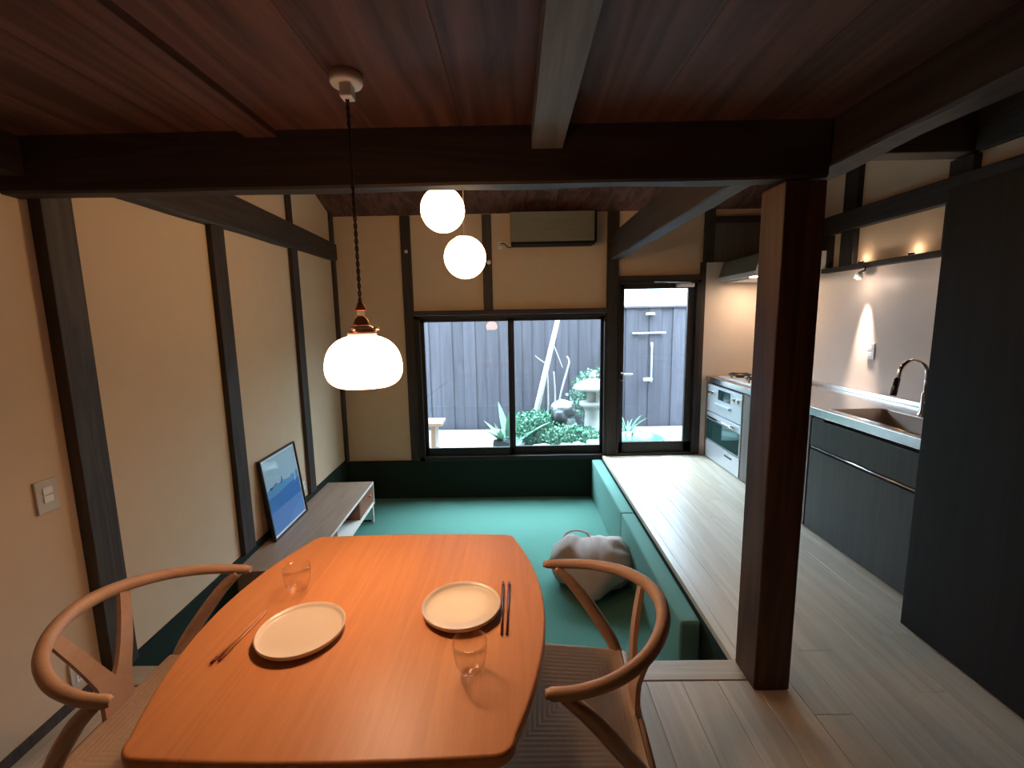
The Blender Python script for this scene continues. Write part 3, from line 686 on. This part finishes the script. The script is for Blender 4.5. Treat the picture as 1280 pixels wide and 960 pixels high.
# little ceiling rosette in sloping ceiling
o = obj('ceiling_fitting', L([(0, 0), (.045, 0), (.045, -.01), (.02, -.016), (0, -.016)], n=20), BLACK); o.location = (1.0-.12, 4.2, slope_z(4.2)-.004); o.rotation_euler = (-math.atan(.35), 0, 0)
tag(o, 'small dark fitting on the sloping ceiling', 'fitting')

# ------------------------------------------------------------ lamps
PX, PY = -0.437, 1.30
pn = thing('pendant_lamp', 'glowing white glass pendant lamp over the dining table', 'lamp', (PX, PY, 0))
rs = obj('ceiling_rose', L([(0, 2.140), (.040, 2.140), (.042, 2.147), (.042, 2.126), (.038, 2.120), (0, 2.120)], n=32), WHITEP, pn)
obj('plug', B(-.014, .018, -.022, .016, 2.086, 2.1195, bev=.004), WHITEP, rs)
for s in (0, math.pi):
    pts = [(.0028*math.cos(s+i*.55), .0028*math.sin(s+i*.55), 2.088-i*(2.088-1.556)/150) for i in range(151)]
    obj('cord', T(pts, .0026, n=6), CORD, pn)
bm = L([(.0045, 1.560), (.016, 1.535), (.016, 1.531), (.006, 1.530)], n=24); tag(obj('cord_grip', bm, BRASS, pn), 'copper cone')
obj('socket_neck', L([(.008, 1.530), (.011, 1.524), (.008, 1.516)], n=20), WHITEP, pn)
obj('socket_cap', L([(.008, 1.517), (.018, 1.507), (.023, 1.493), (.023, 1.489), (0, 1.489)], n=24), BRASS, pn)
bm = L([(.023, 1.490), (.03, 1.487), (.033, 1.480), (.033, 1.474), (.040, 1.473), (.040, 1.462), (.033, 1.461)], n=28)
for a in (0.3, 2.4, 4.5): tube(bm, [(.033*math.cos(a), .033*math.sin(a), 1.480), (.048*math.cos(a), .048*math.sin(a), 1.480)], .0045, n=8)
obj('gallery_ring', bm, plain('copper_ring', (.75, .48, .36), .3, .6), pn)
prof = [(.032, 1.474), (.036, 1.462), (.055, 1.455), (.075, 1.444), (.092, 1.426), (.103, 1.402), (.1075, 1.375), (.106, 1.352), (.098, 1.334), (.085, 1.322), (.072, 1.316)]
prof = [tuple(p) for p in smooth_path(prof, 4)]
obj('shade', L(prof, n=48), SHADE, pn)
l = bpy.data.lights.new('bulb', 'POINT'); l.energy = PENDANT_W; l.color = (1, .60, .36); l.shadow_soft_size = .022
lo = bpy.data.objects.new('bulb', l); C.objects.link(lo); lo.parent = pn; lo.location = (0, 0, 1.335)
obj('bulb_glass', L([(0, 1.44), (.015, 1.44), (.016, 1.42), (.028, 1.395), (.028, 1.375), (.018, 1.362), (0, 1.358)], n=20), BULB, pn)
def globe(loc, label, flat, zc):
    g = thing('globe_pendant', label, 'lamp', loc, group='round glass globe pendants over the sitting area')
    r = .1235; pr_ = []
    a0 = 26 if flat else 10
    for i in range(25):
        a = math.radians(a0+(180-a0)*i/24); pr_.append((r*math.sin(a) if i < 24 else 0, r*math.cos(a)))
    obj('globe', L(pr_, n=40), GLOBE, g)
    h = r*math.cos(math.radians(a0)); rr_ = r*math.sin(math.radians(a0))
    obj('cap', L([(0, h+.008), (rr_*.95, h+.006), (rr_, h), (rr_*.98, h-.004)], n=28), WHITEP, g)
    obj('cord', T([(0, 0, h+.007), (0, 0, slope_z(loc[1])-loc[2]-.02)], .003, n=8), CORD, g)
    obj('ceiling_rose', L([(0, 0), (.045, .0), (.05, .02), (.05, .03)], n=24, cz=slope_z(loc[1])-loc[2]-.022), WHITEP, g)
globe((-.40, 2.68, 2.118), 'upper left of the two round glowing globe lamps', False, 0)
globe((-.292, 2.78, 1.868), 'lower right of the two round glowing globe lamps, flat on top', True, 0)

# ------------------------------------------------------------ dining table
dt = thing('dining_table', 'orange-brown wooden dining table with bowed sides', 'table', (-.382, 1.145, 0))
def table_outline(n=16):
    hx, bow, hy, endbow, R_ = .372, .078, .430, .010, .045
    pts = []
    for i in range(n+1):
        u = -1+2*i/n; y = u*(hy-R_); pts.append((hx+bow*(1-abs(u)**2.0), y))
    # corner arc then far edge
    cx = hx-R_; cy = hy-R_
    for q in range(1, 7):
        a = math.radians(q*90/7); pts.append((cx+R_*math.cos(a), cy+R_*math.sin(a)))
    for i in range(1, 8):
        u = 1-2*i/8; pts.append((cx*u, hy+endbow*(1-u*u)))
    left = [(-x, y) for x, y in pts if True]
    half = pts
    full = half[:n+1]+half[n+1:n+7]+half[n+7:]
    far_left = [(-x, y) for x, y in half[n+1:n+7]][::-1]
    left_side = [(-x, y) for x, y in half[:n+1]][::-1]
    near = [(x, -y) for x, y in half[n+1:n+7]]
    nearmid = [(x, -y) for x, y in half[n+7:]][::-1]
    near_left = [(-x, y) for x, y in near]
    return full+far_left+left_side+near_left+nearmid+near[::-1]
poly = table_outline()
cuts = [-1, -.235, -.085, .06, .20, 1]
for ca, cb in zip(cuts, cuts[1:]):
    bm = bmesh.new(); prism(bm, poly, .692, .72, bev=.007, seg=4)
    for cx_, sgn in ((ca, -1), (cb, 1)):
        if abs(cx_) < 1:
            rr0 = bmesh.ops.bisect_plane(bm, geom=bm.verts[:]+bm.edges[:]+bm.faces[:], plane_co=(cx_-sgn*.0001, 0, 0), plane_no=(sgn, 0, 0), clear_outer=True)
            ed = [e for e in rr0['geom_cut'] if isinstance(e, bmesh.types.BMEdge)]
            bmesh.ops.contextual_create(bm, geom=ed)
    obj('top_board', bm, TABLEW, dt)
bm = bmesh.new(); prism(bm, [(x*.86, y*.86) for x, y in poly], .63, .6915); obj('apron', bm, TABLEW, dt)
for sx in (-1, 1):
    for sy in (-1, 1):
        obj('leg', T([(sx*.27, sy*.33, .635), (sx*.285, sy*.345, .3), (sx*.30, sy*.36, .001)], [.027, .022, .016], n=16), TABLEW, dt)

# ------------------------------------------------------------ wishbone chairs
def make_chair(label):
    t = thing('wishbone_chair', label, 'chair', group=None)
    # steam-bent top rail: front of chair is +x
    ctrl = [(.085, .262, .700), (.01, .258, .705), (-.075, .232, .717), (-.154, .174, .732), (-.207, .09, .745), (-.224, 0, .750)]
    ctrl = ctrl+[(x, -y, z) for x, y, z in ctrl[:-1][::-1]]
    p = smooth_path(ctrl, 8); n_ = len(p)
    rad = []
    for i in range(n_):
        u = abs(2*i/(n_-1)-1); r = .0175-.004*u
        if u > .97: r *= .72
        rad.append((r*1.02, r*(1.15-.15*u)))
    obj('top_rail', T(p, rad, n=14), CHAIRW, t)
    # seat frame and paper-cord seat
    bm = bmesh.new()
    F, Bk, wf, wb = .235, -.165, .235, .205
    tube(bm, [(F, -wf, .425), (F, wf, .425)], (.016, .016) and .017, n=10)
    tube(bm, [(Bk, -wb, .425), (Bk, wb, .425)], .016, n=10)
    for s in (-1, 1): tube(bm, [(F, s*wf, .425), (Bk, s*wb, .425)], .016, n=10)
    obj('seat_frame', bm, CHAIRW, t)
    # woven seat: four triangles dished to the centre, ribbed by cords
    bm = bmesh.new(); N = 30
    def P(u, v):  # u back->front, v left->right in [-1,1]
        x = Bk+(F-Bk)*(u+1)/2; wd = wb+(wf-wb)*(u+1)/2; y = wd*v
        m_ = max(abs(u), abs(v)); z = .447-.012*(1-m_)+.00025*math.cos(m_*N*math.pi)
        if m_ > .97: z -= .010
        return (x, y, z)
    M_ = 60
    grid = [[bm.verts.new(P(-1+2*i/M_, -1+2*j/M_)) for j in range(M_+1)] for i in range(M_+1)]
    for i in range(M_):
        for j in range(M_): bm.faces.new((grid[i][j], grid[i][j+1], grid[i+1][j+1], grid[i+1][j]))
    r_ = bmesh.ops.extrude_face_region(bm, geom=bm.faces[:])
    for v in [e for e in r_['geom'] if isinstance(e, bmesh.types.BMVert)]: v.co.z -= .022
    obj('woven_seat', bm, CORDSEAT, t)
    for s in (-1, 1):
        obj('leg', T([(.235, s*.235, .455), (.237, s*.237, .25), (.24, s*.24, .001)], [.015, .018, .012], n=14), CHAIRW, t)
        rl = smooth_path([(.045, s*.258, .692), (-.01, s*.252, .64), (-.085, s*.236, .54), (-.15, s*.212, .43), (-.185, s*.205, .28), (-.215, s*.205, .0)], 6)
        rr_ = []
        for i in range(len(rl)):
            u = i/(len(rl)-1); k_ = .013+.007*math.sin(math.pi*min(1, u*1.25)) if u < .8 else .018-.006*(u-.8)/.2
            rr_.append((k_, k_))
        o_ = obj('rear_leg', T(rl, rr_, n=14), CHAIRW, t)
    for s in (-1, 1): obj('stretcher', T([(.238, s*.237, .24), (-.19, s*.205, .27)], .010, n=8), CHAIRW, t)
    obj('stretcher', T([(-.196, -.205, .22), (-.196, .205, .22)], .010, n=8), CHAIRW, t)
    obj('stretcher', T([(.238, -.237, .18), (.238, .237, .18)], .010, n=8), CHAIRW, t)
    # Y-shaped splat: flat steam-bent plate
    bm = bmesh.new()
    def splat_x(z): u = (z-.43)/.30; return -.162-.008*u-.028*u*u+.008*math.sin(math.pi*u)
    def strip(rows):
        """rows of (yl, yr, z)"""
        pr2 = None
        for yl, yr, z in rows:
            x = splat_x(z); th = .0065
            q = [bm.verts.new(c) for c in ((x-th, yl, z), (x-th, yr, z), (x+th, yr, z), (x+th, yl, z))]
            if pr2:
                for j in range(4): bm.faces.new((pr2[j], pr2[(j+1) % 4], q[(j+1) % 4], q[j]))
            else: bm.faces.new(q)
            pr2 = q
        bm.faces.new(pr2[::-1])
    strip([(-.045, .045, .425), (-.046, .046, .47), (-.050, .050, .52), (-.054, .054, .545)])
    for s in (-1, 1):
        rows = []
        for i in range(9):
            u = i/8; z = .545+u*.190; yo = .054+.068*u; yi = .0005+.088*u**.9
            rows.append((min(s*yo, s*yi), max(s*yo, s*yi), z))
        strip(rows)
    obj('splat', bm, CHAIRW, t)
    return t
ch1 = make_chair('pale wood wishbone chair at the right of the table')
ch1.location = (.150, 1.13, 0.001); ch1.rotation_euler = (0, 0, math.pi+math.radians(-3))
ch2 = copy_tree(ch1); ch2['label'] = 'pale wood wishbone chair at the left of the table by the wall'
ch2.location = (-.965, 1.125, 0.001); ch2.rotation_euler = (0, 0, math.radians(0.5))

# ------------------------------------------------------------ table setting
def plate(label, x, y):
    o = obj('dinner_plate', L([(0, .004), (.055, .004), (.06, 0), (.095, .002), (.104, .010), (.106, .019), (.1035, .0205), (.100, .012), (.093, .0085), (.05, .008), (0, .008)], n=64), PORC)
    o.location = (x, y, .7205); tag(o, label, 'plate', 'round cream dinner plates on the table'); return o
p1 = plate('round cream plate nearer the left chair', -.553, 1.045)
p2 = plate('round cream plate nearer the right chair', -.158, 1.135)
def tumbler(label, x, y):
    o = obj('glass_tumbler', L([(0, .003), (.020, .003), (.026, .008), (.033, .025), (.0375, .050), (.0385, .078), (.0375, .0785), (.0365, .050), (.032, .026), (.025, .012), (.018, .0085), (0, .008)], n=48), TGLASS)
    o.location = (x, y, .7205); tag(o, label, 'glass', 'clear tumblers on the table'); return o
g1 = tumbler('clear tumbler just in front of the right plate', -.112, .915)
g2 = tumbler('clear tumbler behind the left plate', -.650, 1.232)
def chop(label, a, b, mat, tip):
    a = Vector(a); b = Vector(b)
    t = thing('chopstick', label, 'chopstick', a, group=None)
    d = b-a; obj('stick', T([(0, 0, 0), tuple(d*.9)], [.0024, .0036], n=8), mat, t)
    obj('tip', T([tuple(d*.9), tuple(d)], [.0037, .0035], n=8), tip, t)
z = .7245
chop('left stick of the dark red chopstick pair right of the plate', (-.047, 1.03, z), (-.049, 1.258, z), CHOPR, CHOPR)
chop('right stick of the dark red chopstick pair right of the plate', (-.034, 1.03, z), (-.031, 1.258, z), CHOPR, CHOPR)
chop('left stick of the pale chopstick pair by the left chair', (-.694, 1.135, z), (-.716, .945, z), CHOPL, CHOPR)
chop('right stick of the pale chopstick pair by the left chair', (-.688, 1.135, z), (-.703, .952, z), CHOPL, CHOPR)

# ------------------------------------------------------------ low shelf, print
tv = thing('low_sideboard', 'low wooden sideboard along the left wall in the sunken area', 'sideboard')
tv.location = (-1.895, 4.88, -0.46); tv.rotation_euler = (0, 0, ANG)
ya, yb, H_ = -2.22, -.63, .41
obj('top', B(.016, .455, ya, yb, H_-.022, H_, bev=.003), TVW, tv)
obj('bottom_panel', B(.03, .447, ya+.01, yb-.01, H_-.225, H_-.207, bev=.002), TVWHITE, tv)
obj('back_panel', B(.02, .029, ya+.01, yb-.01, H_-.225, H_-.023), TVRED, tv)
for y in (ya+.01, -1.62, -1.05, yb-.028): obj('divider', B(.03, .444, y, y+.018, H_-.206, H_-.023), TVRED if y not in (ya+.01, yb-.028) else TVW, tv)
dwr = obj('drawer', B(.06, .446, -1.030, yb-.030, H_-.203, H_-.026, bev=.002), TVRED, tv)
obj('knob', T([(.446, -.76, H_-.10), (.462, -.76, H_-.10)], .012, n=14), BRASS, dwr)
dwr = obj('drawer', B(.06, .446, ya+.03, -1.624, H_-.203, H_-.026, bev=.002), TVRED, tv)
obj('knob', T([(.446, -1.9, H_-.10), (.462, -1.9, H_-.10)], .012, n=14), BRASS, dwr)
obj('front_edge', B(.4475, .457, ya, yb, H_-.022, H_-.001), TVWHITE, tv); obj('front_edge', B(.4475, .457, ya, yb, H_-.228, H_-.207), TVWHITE, tv)
for y in (ya+.03, yb-.03):
    for x in (.04, .44): obj('leg', B(x-.011, x+.011, y-.011, y+.011, .0, H_-.226, bev=.002), IRON if x < .1 else TVWHITE, tv)
obj('end_stile', B(.447, .457, yb-.012, yb, H_-.226, H_-.022), TVWHITE, tv)
for y in (ya+.03, yb-.03): obj('leg_rail', B(.052, .428, y-.008, y+.008, .012, .028), IRON, tv)
# framed print leaning back against the wall
Wp, Hp = .545, .60
fp = thing('framed_print', 'framed blue and white print leaning against the left wall', 'picture')
# local: x along the bottom edge (+ towards the back wall), y up the picture, z towards the room
lean = math.radians(6.2)
bx0 = Vector((.078, -1.84, .41)); ex = Vector((0, 1, 0)); ey = Vector((-math.sin(lean), 0, math.cos(lean))); ez = ex.cross(ey)
loc_m = Matrix.Translation(bx0) @ Matrix((ex, ey, ez)).transposed().to_4x4()
fp.matrix_world = Matrix.Translation((-1.895, 4.88, -0.46)) @ Matrix.Rotation(ANG, 4, 'Z') @ loc_m
bm = bmesh.new(); fw = .011
bx(bm, 0, Wp, 0, fw, 0, .022, .001); bx(bm, 0, Wp, Hp-fw, Hp, 0, .022, .001); bx(bm, 0, fw, fw, Hp-fw, 0, .022); bx(bm, Wp-fw, Wp, fw, Hp-fw, 0, .022)
obj('frame', bm, IRON, fp); obj('backing', B(fw, Wp-fw, fw, Hp-fw, .002, .008), BLACK, fp)
obj('mount', B(fw, Wp-fw, fw, Hp-fw, .009, .0100), PAPER, fp)
pr0 = obj('print', B(.028, Wp-.028, .028, Hp-.028, .0105, .0110), SKYP, fp)
def sheet(pts, z, mat):
    bm = bmesh.new(); prism(bm, [(.028+x*(Wp-.056), .028+y*(Hp-.056)) for x, y in pts], z, z+.0002); obj('printed_shape', bm, mat, pr0)
sheet([(0, 0), (1, 0), (1, .62), (.93, .655), (.85, .60), (.80, .64), (.74, .60), (.55, .615), (.47, .66), (.44, .61), (.30, .64), (.22, .60), (.12, .64), (0, .60)], .0112, BLUEL)
sheet([(0, 0), (1, 0), (1, .52), (.8, .53), (.55, .52), (.3, .50), (0, .50)], .0116, BLUEP)
sheet([(.35, 0), (1, 0), (1, .22), (.7, .14)], .0120, plain('print_mid_blue', (.07, .24, .55), .5))
sheet([(.84, .50), (.90, .52), (.93, .655), (.89, .64)], .0120, SKYP)
sheet([(.40, .60), (.45, .605), (.49, .68), (.475, .70), (.45, .65)], .0120, BLUED)
sheet([(.10, .60), (.20, .615), (.30, .64), (.29, .655), (.2, .63), (.1, .625)], .0120, BLUED)
obj('glazing', B(fw, Wp-fw, fw, Hp-fw, .0150, .0162), thin_glass('picture_glass', (1, 1, 1), .5), fp)

# ------------------------------------------------------------ cushions
def cushion(label, y0, y1):
    t = bmesh.new(); bx(t, .815, .921, y0, y1, -.459, -.038, bev=.018, seg=4)
    for f in t.faces: f.smooth = True
    o = obj('bolster_cushion', t, CUSH); tag(o, label, 'cushion', None)
    pts = []
    r_ = .002
    pp = obj('piping', T([(.822, y0+.012, -.045), (.822, y1-.012, -.045)], .0035, n=6), CUSH, o)
    return o
cushion('long green block cushion at the far end of the plank edge', 3.438, 4.832)
cushion('long green block cushion at the near end of the plank edge', 2.12, 3.432)

# ------------------------------------------------------------ sack / bean bag
bb = thing('fabric_bean_bag', 'slumped taupe fabric bean bag on the green carpet', 'bean bag', (.535, 3.17, -.459))
t = bmesh.new(); NU, NV = 60, 48; rings = []
for i in range(NU+1):
    u = i/NU; x = -.30+.60*u
    e = (max(0, 1-(abs(2*u-1))**5))**.5
    if u > .93: e = max(e, .30)
    ring = []
    for j in range(NV):
        a = 2*math.pi*j/NV; ca, sa = math.cos(a), math.sin(a)
        ry, rz = .175*e, .178*e
        tail = max(0, -ca)**2*.12*math.exp(-((u-.52)/.22)**2)   # slumps forward towards the camera
        gather = .012*math.sin(a*11+u*3)*max(0, (u-.55)/.45)**1.5
        wr = .016*noise.noise(Vector((u*5, ca*1.5, sa*1.5)))+.006*noise.noise(Vector((u*16, ca*4, sa*4)))+.008*math.sin(u*22+a*2)*max(0, sa)+.010*noise.noise(Vector((u*9, a*.8, 5)))*u
        y = (ry+gather+wr)*ca-tail*1.4; z = (rz+gather+wr)*sa
        if z < -.16: z = -.16
        if tail > 0 and z > -.05: z -= tail*.55
        ring.append(t.verts.new((x+.02*noise.noise(Vector((a, u*3, 2))), y, z+.165)))
    rings.append(ring)
for a, b in zip(rings, rings[1:]):
    for j in range(NV): t.faces.new((a[j], a[(j+1) % NV], b[(j+1) % NV], b[j])).smooth = True
t.faces.new(rings[0][::-1]); t.faces.new(rings[-1])
for v in t.verts:
    if v.co.z < .004: v.co.z = .004
obj('bag_body', t, BAG, bb)
ex_ = .305
t = bmesh.new()
tube(t, [(ex_+.002*math.sin(i), .055*math.cos(i*math.pi/12)*(1+.08*math.sin(i*2.3)), .155+.055*math.sin(i*math.pi/12)) for i in range(25)], .013, n=8, caps=False)
obj('gathered_hem', t, BAG, bb)
t = L([(0, 0), (.045, 0)], n=20); bmesh.ops.rotate(t, verts=t.verts[:], matrix=Matrix.Rotation(math.pi/2, 3, 'Y')); bmesh.ops.translate(t, verts=t.verts[:], vec=(ex_+.002, 0, .155))
obj('opening', t, BAGIN, bb)
obj('carry_strap', T(smooth_path([(-.20, .03, .325), (-.17, .07, .352), (-.10, .09, .360), (-.03, .07, .352), (.0, .03, .330)], 6), [(.012, .004)]*25, n=8), BAG, bb)
bb.rotation_euler = (0, 0, math.radians(-8))
